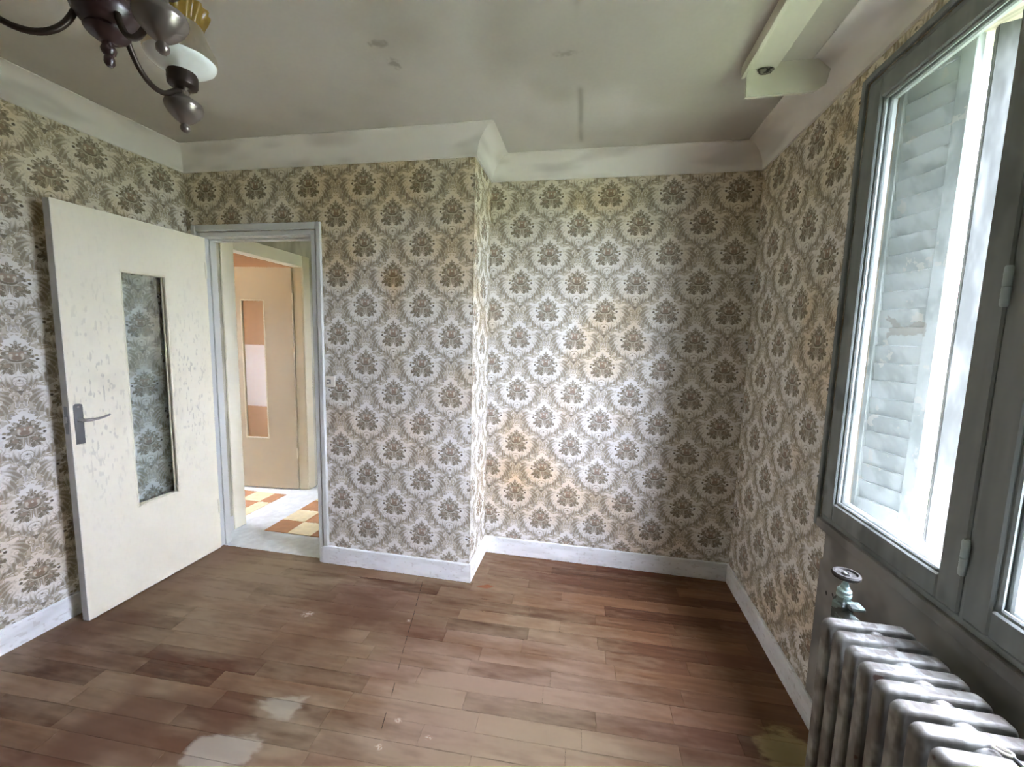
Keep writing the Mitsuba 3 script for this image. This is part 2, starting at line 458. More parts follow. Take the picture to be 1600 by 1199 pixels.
def window_fn(p, n, uv):
    g = fbm(p.y * 30 + p.x * 30, p.z * 4, 3.0, 3)
    s = smoothstep(0.58, 0.75, fbm(p.y * 9, p.z * 7, 5.0, 3))
    return mix(mix(S(134, 139, 136), S(112, 118, 115), g), S(82, 88, 86), 0.5 * s)


mat('window_paint', {'type': 'principled', 'base_color': proc(window_fn), 'roughness': 0.5, 'specular': 0.4})
plain('bead_paint', S(170, 182, 180), 0.4)


def plaster_fn(p, n, uv):
    w = fbm(p.y * 5, p.z * 5, 2.0, 4)
    c = mix(S(148, 146, 142), S(116, 114, 110), smoothstep(0.35, 0.7, w))
    for (y, z, r) in ((1.632, 0.563, 0.0060), (1.594, 0.580, 0.0050), (1.569, 0.615, 0.0040)):
        c = mix(c, S(40, 38, 36), 0.85 * sm(ell(p.y, p.z, y, z, r, r * 1.3), 0.002))
    return c


mat('plaster', {'type': 'principled', 'base_color': proc(plaster_fn), 'roughness': 0.85, 'specular': 0.2})


def iron_fn(p, n, uv):
    w = fbm(p.x * 22, p.y * 22, p.z * 14, 4)
    c = mix(S(142, 144, 139), S(104, 102, 96), smoothstep(0.40, 0.66, w))
    up = smoothstep(0.55, 0.95, n.z)
    dirt = smoothstep(0.44, 0.62, fbm(p.x * 60, p.y * 60, p.z * 12 + 4.0, 3))
    c = mix(c, S(88, 78, 70), 0.6 * dirt * (0.35 + 0.65 * up))
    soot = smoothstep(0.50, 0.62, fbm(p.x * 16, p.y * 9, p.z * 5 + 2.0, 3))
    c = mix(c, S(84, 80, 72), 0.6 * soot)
    rust = smoothstep(0.76, 0.80, fbm(p.x * 34 + 5, p.y * 34, p.z * 26, 2))
    return mix(c, S(78, 50, 40), 0.75 * rust)


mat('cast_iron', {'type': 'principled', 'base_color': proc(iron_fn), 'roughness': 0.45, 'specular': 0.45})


def brass_fn(p, n, uv):
    w = fbm(p.x * 60, p.y * 60, p.z * 60, 3)
    return mix(S(86, 92, 88), S(128, 146, 140), smoothstep(0.45, 0.65, w))


mat('valve_metal', {'type': 'principled', 'base_color': proc(brass_fn), 'roughness': 0.55, 'metallic': 0.3})
plain('valve_collar', S(172, 198, 194), 0.5)
plain('handwheel', S(50, 48, 44), 0.5)
plain('dark_turned', S(44, 28, 27), 0.28, 0.0, 0.6, clearcoat=0.5, clearcoat_gloss=0.8)
plain('dark_bronze', S(62, 54, 48), 0.32, 0.75)
plain('pewter', S(128, 120, 112), 0.28, 0.7)
plain('opal_glass', S(226, 230, 224), 0.18, 0.0, 0.6)
mat('clear_glass', {'type': 'principledthin', 'base_color': rgb(S(214, 206, 186)), 'roughness': 0.10, 'spec_trans': 0.72, 'eta': 1.5, 'diff_trans': 0.9}, two=False)
mat('amber_glass', {'type': 'principledthin', 'base_color': rgb(S(190, 158, 78)), 'roughness': 0.14, 'spec_trans': 0.6, 'eta': 1.5, 'diff_trans': 1.0}, two=False)
plain('switch_plastic', S(226, 222, 210), 0.35)
plain('switch_grey', S(140, 138, 132), 0.4)


def shutter_fn(p, n, uv):
    w = fbm(p.y * 24 + p.x * 24, p.z * 10, 2.0, 4)
    c = mix(S(140, 147, 142), S(122, 130, 125), smoothstep(0.4, 0.7, w))
    flake = smoothstep(0.70, 0.74, fbm(p.y * 26 + 3, p.z * 19, 7.0, 4))
    c = mix(c, S(150, 150, 140), 0.7 * flake)
    e = dr.maximum(dr.abs(p.z - 1.54 + 0.05 * (w - 0.5)) - 0.03, dr.abs(p.y - 1.59) - 0.06) + 0.05 * (fbm(p.y * 30, p.z * 40, 1.0, 3) - 0.35)
    return mix(c, S(120, 120, 110), 0.8 * sm(e, 0.003))


mat('shutter_paint', {'type': 'principled', 'base_color': proc(shutter_fn), 'roughness': 0.6, 'specular': 0.3})


def weathered_fn(p, n, uv):
    w = fbm(p.y * 90 + p.x * 60, p.z * 5, 2.0, 4)
    return mix(S(92, 94, 92), S(60, 62, 60), smoothstep(0.35, 0.65, w))


mat('weathered_wood', {'type': 'principled', 'base_color': proc(weathered_fn), 'roughness': 0.8, 'specular': 0.2})


def reveal_fn(p, n, uv):
    w = fbm(p.y * 12 + p.x * 30, p.z * 8, 2.0, 4)
    return mix(S(160, 153, 136), S(128, 122, 106), smoothstep(0.5, 0.7, w))


mat('reveal_paint', {'type': 'principled', 'base_color': proc(reveal_fn), 'roughness': 0.8, 'specular': 0.2})
plain('sill_stone', S(170, 168, 160), 0.8)


def hall_wall_fn(p, n, uv):
    w = fbm(p.x * 8 + p.y * 8, p.z * 3, 2.0, 4)
    return mix(S(190, 186, 168), S(158, 154, 134), smoothstep(0.35, 0.7, w))


mat('hall_paper', {'type': 'principled', 'base_color': proc(hall_wall_fn), 'roughness': 0.8, 'specular': 0.2})


def tile_fn(base):
    def f(p, n, uv):
        w = fbm(p.x * 30, p.y * 30, 2.0, 3)
        return mi.Color3f(base) * (0.88 + 0.24 * w)
    return f


for nm, c in (('tile_grey', S(206, 210, 208)), ('tile_orange', S(178, 130, 90)), ('tile_cream', S(216, 202, 164))):
    mat(nm, {'type': 'principled', 'base_color': proc(tile_fn(c)), 'roughness': 0.5, 'specular': 0.4})
plain('tan_door', S(184, 172, 146), 0.5)
plain('tan_frame', S(206, 198, 172), 0.5)


def next_room_fn(p, n, uv):
    band = sm(dr.maximum(0.62 - p.z, p.z - 1.32), 0.01)
    return mix(S(184, 150, 116), S(222, 218, 214), band)


mat('next_room_paint', {'type': 'principled', 'base_color': proc(next_room_fn), 'roughness': 0.8, 'specular': 0.2})
plain('orange_paint', S(184, 160, 128), 0.85)
plain('white_render', S(186, 184, 178), 0.9)
plain('facade_glass', S(84, 92, 98), 0.2)
plain('pelmet_wood', S(196, 192, 176), 0.6)


def mould_fn(p, n, uv):
    return mix(S(110, 104, 94), S(40, 38, 36), smoothstep(0.4, 0.6, fbm(p.x * 140, p.y * 140, p.z * 140, 2)))


mat('mould', {'type': 'principled', 'base_color': proc(mould_fn), 'roughness': 0.95})


def lawn_fn(p, n, uv):
    w = fbm(p.x * 2, p.y * 2, 2.0, 4)
    return mix(S(80, 90, 64), S(96, 104, 80), w)


mat('lawn', {'type': 'principled', 'base_color': proc(lawn_fn), 'roughness': 0.9, 'specular': 0.1})
mat('blade', {'type': 'principledthin', 'base_color': rgb(S(92, 116, 66)), 'roughness': 0.6, 'diff_trans': 0.8}, two=False)


def path_fn(p, n, uv):
    w = fbm(p.x * 14, p.y * 14, 2.0, 4)
    return mix(S(138, 140, 134), S(116, 118, 112), w)


mat('gravel', {'type': 'principled', 'base_color': proc(path_fn), 'roughness': 0.95, 'specular': 0.1})
plain('roof_tile', S(150, 104, 84), 0.9)

# ------------------------------------------------------------------ the room's shell
# window opening in the right wall
WY0, WY1, WZ0, WZ1 = 0.498, 1.732, 0.815, 2.382

struct('floor', chbox(XL - 0.05, XR + 0.2, YF - 0.1, Y2 + 0.05, -0.12, -0.013), 'joint_dark', 'worn brown boarded floor of the room')
PW, ang = 0.085, math.radians(2.0)
far = []
rows = np.arange(YF - 0.25, Y2 + 0.3, PW)
room_poly = Polygon([(XL, YF), (XR, YF), (XR, Y2), (X1, Y2), (X1, Y1), (XL, Y1)])
door_gap = sbox(-2.43, Y1 - 0.001, -1.655, Y1 + 0.03)
room_poly = room_poly.union(door_gap)
ca, sa = math.cos(ang), math.sin(ang)
for i, y in enumerate(rows):
    x = XL - 0.6 + RNG.uniform(0, 0.45)
    while x < XR + 0.3:
        L = RNG.uniform(0.34, 0.62)
        g = 0.0006
        q = [(x + g, y + g), (x + L - g, y + g), (x + L - g, y + PW - g), (x + g, y + PW - g)]
        q = Polygon([(a * ca - b * sa, a * sa + b * ca) for a, b in q]).intersection(room_poly)
        tone, hue, dz = RNG.uniform(0, 1), RNG.uniform(0, 1), RNG.uniform(-0.0007, 0.0)
        x += L
        if q.is_empty or q.area < 2e-4:
            continue
        q = max(q.geoms, key=lambda k: k.area) if hasattr(q, 'geoms') else q
        m = extrude(q, 0.012 + dz)
        m.apply_translation([0, 0, -0.012])
        m.metadata['t'] = (tone, hue)
        if q.bounds[3] < 0.90:
            far.append(m)
        else:
            part('plank', m, 'floor_wood', 'floor', uv=np.tile([[tone, hue]], (len(m.vertices), 1)))
fm = cat(*far)
part('plank_run', fm, 'floor_wood', 'floor', uv=np.vstack([np.tile([m.metadata['t']], (len(m.vertices), 1)) for m in far]), kind='stuff')

ceil_poly = Polygon([(XL - 0.1, YF - 0.1), (XR + 0.30, YF - 0.1), (XR + 0.30, Y2 + 0.1), (XL - 0.1, Y2 + 0.1)])
m = extrude(ceil_poly, 0.12); m.apply_translation([0, 0, CEIL])
struct('ceiling', m, 'ceiling_paint', 'stained grey white plaster ceiling with a cracked joint')

DX0, DX1, DZ = -2.428, -1.660, 2.052      # doorway
WT = 0.085
WTH = 0.30
struct('wall_left', chbox(XL - 0.1, XL, YF - 0.1, Y1 + 0.02, 0, CEIL), 'wallpaper', 'damask papered wall behind the open door')
struct('wall_back', in_xz(rect(XL - 0.1, X1, 0, CEIL, (DX0 - 0.02, -1, DX1 + 0.02, DZ + 0.02)), Y1, Y1 + WT), 'wallpaper', 'damask papered wall that holds the doorway')
struct('wall_alcove_side', chbox(X1 - WT, X1, Y1 + WT, Y2 + 0.1, 0, CEIL), 'wallpaper', 'narrow papered return where the wall steps back')
struct('wall_alcove_back', chbox(X1, XR + 0.1, Y2, Y2 + 0.1, 0, CEIL), 'wallpaper', 'damask papered wall set back beside the window')
struct('wall_front', chbox(XL, XR, YF - 0.1, YF, 0, CEIL), 'wallpaper', 'papered wall that closes the room')
hole = (WY0 - 0.0, WZ0, WY1, WZ1)
struct('wall_right', in_yz(rect(YF - 0.1, Y2, 0, CEIL, hole), XR, XR + 0.02), 'wallpaper', 'damask papered window wall in shade')
struct('wall_right_outer', in_yz(rect(YF - 0.1, Y2 + 0.1, -0.6, CEIL + 0.12, hole), XR + 0.02, XR + WTH), 'reveal_paint', 'cream masonry around the window reveal')
part('plaster_panel', in_yz(rect(-0.2, 1.692, 0.0, 0.665, (-0.3, -0.1, -0.2, 0.7)).union(sbox(-0.2, 0.66, 1.678, 0.783)), XR - 0.003, XR + 0.001), 'plaster', 'wall_right', label='bare grey plaster under the window')

# coving
cp = [(0, HC), (0.012, HC)] + [(COVE - (COVE - 0.012) * math.cos(a) , HC + 0.0 + (COVE) * math.sin(a)) for a in np.linspace(0.12, math.pi / 2 - 0.06, 9)] + [(COVE + 0.012, CEIL - 0.004), (COVE + 0.012, CEIL + 0.002), (0, CEIL + 0.002)]
for name, a, b, o, m0, m1, lab in (
        ('trim_1', (XL, YF), (XL, Y1), (1, 0), 0, -1, 'off white coving above the wall behind the open door'),
        ('trim_2', (XL, Y1), (X1, Y1), (0, -1), -1, 1, 'off white coving above the doorway wall'),
        ('trim_3', (X1, Y1), (X1, Y2), (1, 0), 1, -1, 'short coving along the step in the wall'),
        ('trim_4', (X1, Y2), (XR, Y2), (0, -1), -1, -1, 'off white coving above the alcove wall'),
        ('trim_5', (XR, Y2), (XR, YF), (-1, 0), -1, 0, 'grey shaded coving above the window wall')):
    struct(name, run(cp, a, b, o, m0, m1), 'cove_paint', lab, smooth=35)

# baseboards
bp = [(0, 0), (0.012, 0), (0.012, 0.108), (0.009, 0.1145), (0, 0.1145)]
for name, a, b, o, m0, m1, lab in (
        ('baseboard_left', (XL, YF), (XL, Y1), (1, 0), 0, -1, 'white baseboard behind the open door'),
        ('baseboard_back', (-1.640, Y1), (X1, Y1), (0, -1), 0, 1, 'white baseboard right of the doorway'),
        ('baseboard_alcove_side', (X1, Y1), (X1, Y2), (1, 0), 1, -1, 'short white baseboard on the step in the wall'),
        ('baseboard_alcove_back', (X1, Y2), (XR, Y2), (0, -1), -1, -1, 'white baseboard along the alcove wall'),
        ('baseboard_right', (XR, Y2), (XR, YF), (-1, 0), -1, 0, 'grey white baseboard under the window wall')):
    struct(name, run(bp, a, b, o, m0, m1), 'baseboard_paint', lab)

# ------------------------------------------------------------------ door frame and open door
df = struct_group('trim_6', 'white painted frame around the doorway')
# linings
part('lining', chbox(DX0 - 0.02, DX0, Y1 - 0.004, Y1 + WT + 0.004, 0, DZ, 0.002), 'frame_paint', df)
part('lining', chbox(DX1, DX1 + 0.02, Y1 - 0.004, Y1 + WT + 0.004, 0, DZ, 0.002), 'frame_paint', df)
part('lining', chbox(DX0 - 0.02, DX1 + 0.02, Y1 - 0.004, Y1 + WT + 0.004, DZ, DZ + 0.02, 0.002), 'frame_paint', df)
# stops
part('stop', chbox(DX0, DX0 + 0.012, Y1 + 0.04, Y1 + WT, 0, DZ, 0.002), 'frame_paint', df)
part('stop', chbox(DX1 - 0.012, DX1, Y1 + 0.04, Y1 + WT, 0, DZ, 0.002), 'frame_paint', df)
part('stop', chbox(DX0 + 0.012, DX1 - 0.012, Y1 + 0.04, Y1 + WT, DZ - 0.012, DZ, 0.002), 'frame_paint', df)


def architrave_leg(xa, s, y, out):
    # inner flat band, a groove and an outer raised band; s = +1 the band grows to +x
    a = [chbox(*sorted((xa, xa + s * 0.030)), *sorted((y, y + out * 0.012)), 0, DZ + 0.030, 0.003)]
    b = [chbox(*sorted((xa + s * 0.034, xa + s * 0.068)), *sorted((y, y + out * 0.018)), 0.1165, DZ + 0.075, 0.005)]
    return cat(*a), cat(*b)


for xa, s in ((DX1 + 0.002, 1), (DX0 - 0.002, -1)):
    a, b = architrave_leg(xa, s, Y1, -1)
    part('architrave', a, 'frame_paint', df); part('architrave', b, 'frame_paint', df)
part('architrave', chbox(DX0 - 0.002, DX1 + 0.002, Y1 - 0.012, Y1, DZ + 0.002, DZ + 0.030, 0.003), 'frame_paint', df)
part('architrave', chbox(DX0 - 0.036, DX1 + 0.036, Y1 - 0.018, Y1, DZ + 0.034, DZ + 0.075, 0.005), 'frame_paint', df)

# the leaf stands open at right angles, along the left wall
d1 = struct_group('door_1', 'cream painted door standing open with a tall narrow glass pane')
LX0, LX1 = -2.446, -2.408
LY0, LY1 = 1.497, 2.256
PY0, PY1, PZ0, PZ1 = 1.757, 2.000, 0.492, 1.777
leaf = in_yz(rect(LY0, LY1, 0.008, 2.050, (PY0, PZ0, PY1, PZ1)), LX0, LX1)
part('leaf', leaf, 'door_paint', d1)
part('edge_strip', chbox(LX0 + 0.0005, LX1 - 0.0005, LY0 - 0.002, LY0 + 0.001, 0.010, 2.048), 'door_edge', d1, label='bare grey front edge of the door')
for x in (LX1 - 0.013, LX0 - 0.001):
    for bar in frame4(PY0 - 0.0005, PY1 + 0.0005, PZ0 - 0.0005, PZ1 + 0.0005, 0.011, lambda a, b, c, d: chbox(x, x + 0.014, a, b, c, d, 0.003)):
        part('glazing_bead', bar, 'door_paint', d1)


def hammered_sheet(x, y0, y1, z0, z1, t, step=0.0032):
    """A sheet of glass, hammered on its front: shallow dimples about 9 mm across."""
    ny, nz = int((y1 - y0) / step), int((z1 - z0) / step)
    Y, Z = np.meshgrid(np.linspace(y0, y1, ny), np.linspace(z0, z1, nz), indexing='ij')
    h = meshkit.noise(np.stack([Y * 110, Z * 110, Y * 0 + 3.0], -1), 4)
    edge = np.ones_like(h); edge[0] = edge[-1] = 0; edge[:, 0] = edge[:, -1] = 0
    f = np.stack([x + t + 0.0019 * (h - 0.5) * edge, Y, Z], -1).reshape(-1, 3)
    b = np.stack([np.full_like(Y, x), Y, Z], -1).reshape(-1, 3)
    i = np.arange(ny * nz).reshape(ny, nz)
    q = np.stack([i[:-1, :-1], i[1:, :-1], i[1:, 1:], i[:-1, 1:]], -1).reshape(-1, 4)
    F = [q, q[:, ::-1] + ny * nz]
    for ring in (i[:, 0], i[-1, :], i[::-1, -1], i[0, ::-1]):
        F.append(np.stack([ring[:-1], ring[:-1] + ny * nz, ring[1:] + ny * nz, ring[1:]], -1))
    q = np.vstack(F)
    m = trimesh.Trimesh(np.vstack([f, b]), np.vstack([q[:, [0, 1, 2]], q[:, [0, 2, 3]]]), process=False)
    m.fix_normals()
    return m


part('pane', hammered_sheet(LX0 + 0.005, PY0 + 0.006, PY1 - 0.006, PZ0 + 0.006, PZ1 - 0.006, 0.005), 'hammered_glass', d1, smooth=True, label='hammered obscured glass pane')


def plate_mesh():
    p = sbox(1.512, 0.912, 1.547, 1.100).union(Polygon([(1.5295 + 0.0175 * math.cos(a), 1.098 + 0.010 * math.sin(a)) for a in np.linspace(0, math.pi, 14)])).buffer(0.0005)
    return in_yz(p, LX1, LX1 + 0.004)


hp = part('handle_plate', plate_mesh(), 'nickel', d1, label='grey metal handle plate')
part('screw', lathe([(0, 0), (0.004, 0), (0.004, 0.0015), (0, 0.002)], 12).apply_transform(trimesh.transformations.rotation_matrix(math.pi / 2, [0, 1, 0])).apply_translation([LX1 + 0.004, 1.5295, 1.092]), 'bright_metal', hp)
lz = 1.030
lever = tube(np.vstack([[[LX1 + 0.003, 1.529, lz], [LX1 + 0.03, 1.529, lz]], bezier((LX1 + 0.042, 1.531, lz), (LX1 + 0.052, 1.545, lz), (LX1 + 0.052, 1.58, lz - 0.004), (LX1 + 0.050, 1.628, lz + 0.012), 14)]), np.r_[[0.0085, 0.0085], np.linspace(0.008, 0.005, 14)], 12)
part('lever', lever, 'bright_metal', d1, smooth=40, label='bright lever handle')
part('latch_bolt', chbox(-2.434, -2.420, LY0 - 0.012, LY0 - 0.001, 1.020, 1.048, 0.002), 'bright_metal', d1)
part('latch_plate', chbox(-2.437, -2.417, LY0 - 0.003, LY0 - 0.001, 0.965, 1.100, 0.0005), 'nickel', d1)
for z in (0.25, 1.80):
    part('hinge', cat(*[lathe([(0, z + k * 0.05), (0.007, z + k * 0.05), (0.007, z + 0.048 + k * 0.05), (0, z + 0.048 + k * 0.05)], 12, (LX1 - 0.002, LY1 - 0.004, 0)) for k in (0, 1)]), 'frame_cream', d1, smooth=40)

# ------------------------------------------------------------------ hall and the room beyond
HXL = -2.552
struct('floor_hall', chbox(-4.35, X1 - WT, Y1 + 0.03, 4.15, -0.12, -0.004), 'tile_grey', 'pale grey terrazzo floor of the hall')
tsz = 0.1925
for (x0, y0, nx, ny, first) in ((-2.330, 2.540, 4, 4, 0),):
    for i in range(nx):
        for j in range(ny):
            b = 'tile_orange' if (i + j) % 2 == 0 else 'tile_cream'
            part('tile', chbox(x0 + i * tsz + 0.0008, x0 + (i + 1) * tsz - 0.0008, y0 + j * tsz + 0.0008, y0 + (j + 1) * tsz - 0.0008, -0.006, 0.0, 0.0006), b, 'floor_hall')
for i in range(3):
    for j in range(3):
        x1 = -2.66 - 0.115 - (i - 1) * tsz if i else -2.66
        w = tsz if i else 0.115
        b = 'tile_orange' if (i + j) % 2 == 0 else 'tile_cream'
        if j == 0: b = 'tile_cream'
        part('tile', chbox(x1 - w + 0.0008, x1 - 0.0008, 2.60 + j * tsz + 0.0008, 2.60 + (j + 1) * tsz - 0.0008, -0.006, 0.0, 0.0006), b, 'floor_hall')
struct('wall_hall_left', in_yz(rect(Y1 + WT, 4.05, 0, CEIL, (2.588, -1, 3.335, 2.060)), HXL - 0.085, HXL), 'hall_paper', 'grey papered hall wall with a second doorway')
struct('wall_hall_back', chbox(HXL, X1 - WT, 3.46, 3.54, 0, CEIL), 'hall_paper', 'grey papered wall at the back of the hall')
struct('wall_hall_right', in_yz(rect(Y1 + WT, 3.46, 0, CEIL, (3.26, 1.05, 3.44, 2.05)), -0.95, -0.87), 'hall_paper', 'papered wall at the end of the hall')
struct('ceiling_hall', chbox(-4.35, X1 - WT, Y1 + WT, 4.15, CEIL - 0.05, CEIL + 0.05), 'cove_paint', 'white ceiling over the hall')
f2 = struct_group('trim_7', 'cream painted frame of the second doorway in the hall')
part('architrave', chbox(HXL, HXL + 0.016, 2.494, 2.600, 0, 2.148, 0.004), 'frame_cream', f2)
part('architrave', chbox(HXL, HXL + 0.016, 3.322, 3.415, 0, 2.148, 0.004), 'tan_frame', f2)
part('architrave', chbox(HXL, HXL + 0.016, 2.600, 3.322, 2.050, 2.148, 0.004), 'frame_cream', f2)
part('lining', chbox(HXL - 0.085, HXL, 2.588, 2.600, 0, 2.050, 0.002), 'frame_cream', f2)
part('lining', chbox(HXL - 0.085, HXL, 3.322, 3.335, 0, 2.050, 0.002), 'tan_frame', f2)
part('lining', chbox(HXL - 0.085, HXL, 2.600, 3.322, 2.050, 2.060, 0.002), 'frame_cream', f2)
struct('baseboard_hall', chbox(HXL, HXL + 0.012, Y1 + WT, 2.494, 0, 0.11, 0.003), 'frame_paint', 'grey baseboard inside the hall')
w2 = struct_group('window_2', 'unseen narrow window added at the end of the hall to light it')  # out of view, put in only to brighten the hall floor and jamb
for bar in frame4(3.26, 3.44, 1.05, 2.05, 0.025, lambda a, b, c, d: chbox(-0.93, -0.885, a, b, c, d, 0.004)):
    part('frame', bar, 'frame_paint', w2)
gv = np.array([[-0.905, 3.28, 1.07], [-0.905, 3.42, 1.07], [-0.905, 3.42, 2.03], [-0.905, 3.28, 2.03]])
part('pane', trimesh.Trimesh(gv, [[0, 1, 2], [0, 2, 3]], process=False), 'window_glass', w2)
# second door, open into the room beyond
d2 = struct_group('door_2', 'tan door open beyond the hall with a tall pale pane')
R2 = trimesh.transformations.rotation_matrix(math.radians(5.5), [0, 0, 1], [-2.640, 3.318, 0])
dx0, dx1 = -2.640 - 0.72, -2.640
g0, g1, gz0, gz1 = -3.135, -2.905, 0.48, 1.76
m = in_xz(rect(dx0, dx1, 0.010, 2.045, (g0, gz0, g1, gz1)), 3.300, 3.336); m.apply_transform(R2)
part('leaf', m, 'tan_door', d2)
for bar in frame4(g0, g1, gz0, gz1, 0.012, lambda a, b, c, d: chbox(a, b, 3.297, 3.312, c, d, 0.003)):
    bar.apply_transform(R2); part('glazing_bead', bar, 'tan_frame', d2)
gv = np.array([[g0, 3.322, gz0], [g1, 3.322, gz0], [g1, 3.322, gz1], [g0, 3.322, gz1]])
m = trimesh.Trimesh(gv, [[0, 1, 2], [0, 2, 3]], process=False); m.apply_transform(R2)
part('pane', m, 'door_glass', d2)
for z in (0.3, 1.72):
    part('hinge', lathe([(0, z), (0.007, z), (0.007, z + 0.10), (0, z + 0.10)], 12, (-2.636, 3.306, 0)), 'tan_frame', d2, smooth=40)
# the room beyond: its window (out of the photo) lights it
struct('wall_next_room_back', chbox(-4.35, HXL - 0.085, 4.05, 4.15, 0, CEIL), 'next_room_paint', 'orange and white wall seen through the second door')
struct('wall_next_room_left', in_yz(rect(2.2, 4.15, 0, CEIL, (2.80, 1.2, 3.1, 1.8)), -4.45, -4.35), 'orange_paint', 'orange wall of the room beyond the hall')
struct('wall_next_room_front', chbox(-4.35, XL - 0.1, 2.2, 2.28, 0, CEIL), 'orange_paint', 'orange side wall of the room beyond the hall')

# ------------------------------------------------------------------ window in the right wall
w1 = struct_group('window_1', 'dirty grey painted casement window with tall panes')
FX0, FX1 = XR - 0.004, XR + 0.066
fy = [(WY1, 'jamb')]
for (a, b, c, d) in ((WY1 - 0.012, WY1, WZ0, WZ1), (WY0, WY0 + 0.012, WZ0, WZ1), (WY0 + 0.012, WY1 - 0.012, WZ0, WZ0 + 0.018), (WY0 + 0.012, WY1 - 0.012, WZ1 - 0.016, WZ1)):
    part('frame', chbox(FX0 + 0.006, FX1 + 0.02, a, b, c, d, 0.002), 'window_paint', w1)
# architrave strip around the opening
for (a, b, c, d) in ((WY1, WY1 + 0.020, WZ0 - 0.03, WZ1 + 0.02), (WY0 - 0.02, WY0, WZ0 - 0.03, WZ1 + 0.02), (WY0, WY1, WZ1, WZ1 + 0.022)):
    part('casing', chbox(XR - 0.012, XR + 0.002, a, b, c, d, 0.003), 'window_paint', w1)
part('sill', chbox(XR - 0.010, XR + 0.010, WY0 - 0.02, WY1 + 0.004, WZ0 - 0.036, WZ0 + 0.001, 0.003), 'plaster', w1)
leaves = [(1.121, 1.718), (0.512, 1.109)]
ZL0, ZL1 = 0.836, 2.364
GL = 0.066
for k, (a, b) in enumerate(leaves):
    sash = part('sash', cat(chbox(FX0, FX1 - 0.022, a, a + GL, ZL0, ZL1, 0.004), chbox(FX0, FX1 - 0.022, b - GL, b, ZL0, ZL1, 0.004),
                            chbox(FX0, FX1 - 0.022, a + GL, b - GL, ZL0, ZL0 + GL, 0.004), chbox(FX0, FX1 - 0.022, a + GL, b - GL, ZL1 - GL, ZL1, 0.004)), 'window_paint', w1)
    ga, gb, gz0, gz1 = a + GL, b - GL, ZL0 + GL, ZL1 - GL
    for bar in frame4(ga - 0.004, gb + 0.004, gz0 - 0.004, gz1 + 0.004, 0.014, lambda p, q, r, s: chbox(FX0 + 0.008, FX0 + 0.020, p, q, r, s, 0.004)):
        part('bead', bar, 'window_paint', sash)
    for bar in frame4(ga, gb, gz0, gz1, 0.016, lambda p, q, r, s: chbox(FX0 + 0.026, FX0 + 0.044, p, q, r, s, 0.004)):
        part('outer_bead', bar, 'window_paint', sash)
    gx = FX0 + 0.023
    gv = np.array([[gx, ga - 0.002, gz0 - 0.002], [gx, gb + 0.002, gz0 - 0.002], [gx, gb + 0.002, gz1 + 0.002], [gx, ga - 0.002, gz1 + 0.002]])
    part('pane', trimesh.Trimesh(gv, [[0, 1, 2], [0, 2, 3]], process=False), 'window_glass', sash)
# mullion posts between the leaves
for y in (1.115,):
    part('post', chbox(FX0 + 0.006, FX1, y - 0.006, y + 0.006, WZ0 + 0.01, WZ1 - 0.01, 0.001), 'window_paint', w1)
for y in (1.115,):
    for z in (0.985, 1.62, 2.20):
        part('hinge', cat(lathe([(0, z - 0.045), (0.006, z - 0.045), (0.008, z - 0.040), (0.008, z - 0.002), (0, z - 0.002)], 14, (FX0 - 0.006, y, 0)),
                          lathe([(0, z), (0.008, z), (0.008, z + 0.040), (0.006, z + 0.045), (0, z + 0.045)], 14, (FX0 - 0.006, y, 0))), 'bead_paint', w1, smooth=40, label='pale painted hinge')
# outside sill
part('stone_sill', chbox(FX1 + 0.004, XR + WTH + 0.04, WY0, WY1, WZ0 - 0.06, WZ0 + 0.020, 0.004), 'sill_stone', w1, label='pale stone sill outside the panes')

# ------------------------------------------------------------------ pelmet above the window
pm = thing('curtain_pelmet', 'pale wooden curtain pelmet under the ceiling above the window', 'pelmet')
part('front_board', chbox(0.536, 0.551, -0.40, 1.880, 2.516, CEIL + 0.001, 0.002), 'pelmet_wood', pm)
part('top_board', chbox(0.551, 0.660, -0.40, 1.870, 2.540, CEIL + 0.001, 0.002), 'pelmet_wood', pm)
br = Polygon([(0.552, CEIL), (0.556, 2.440), (0.800, 2.446), (0.836, 2.470), (0.846, 2.520), (0.80, CEIL)])
part('end_bracket', in_xz(br, 1.866, 1.880), 'pelmet_wood', pm)
mp = np.array(trimesh.creation.icosphere(2, 1.0).vertices); nn = meshkit.fbm(mp * 2.5 + 5, 3, 2)
mm = trimesh.creation.icosphere(2, 1.0); mm.vertices = mp * (0.65 + 0.7 * nn)[:, None] * np.array([0.030, 0.008, 0.016]) + np.array([0.618, 1.862, 2.532])
part('mould_patch', mm, 'mould', pm, label='dark mouldy patch')

# ------------------------------------------------------------------ light switch
sw = thing('light_switch', 'small square ivory light switch right of the doorway', 'light switch')
part('plate', chbox(-1.589, -1.522, Y1 - 0.009, Y1 + 0.001, 1.148, 1.214, 0.003), 'switch_plastic', sw)
part('recess', cat(chbox(-1.578, -1.548, Y1 - 0.0105, Y1 - 0.008, 1.168, 1.194, 0.001)), 'switch_grey', sw, label='grey recessed centre')
part('toggle', cat(chbox(-1.574, -1.558, Y1 - 0.016, Y1 - 0.010, 1.176, 1.187, 0.002)), 'switch_plastic', sw)

# ------------------------------------------------------------------ radiator
rd = thing('radiator', 'chipped white cast iron column radiator under the window', 'radiator')
RX0, RX1, RZ0, RZ1 = 0.655, 0.862, 0.085, 0.747


def stadium(x0, x1, z0, z1, r, off, n=7):
    x0, x1, z0, z1, r = x0 - off, x1 + off, z0 - off, z1 + off, max(r + off, 1e-4)
    P = []
    for cx, cz, a0 in ((x1 - r, z1 - r, 0), (x0 + r, z1 - r, 90), (x0 + r, z0 + r, 180), (x1 - r, z0 + r, 270)):
        for a in np.radians(np.linspace(a0, a0 + 90, n)):
            P.append((cx + r * math.cos(a), cz + r * math.sin(a)))
    return np.array(P)


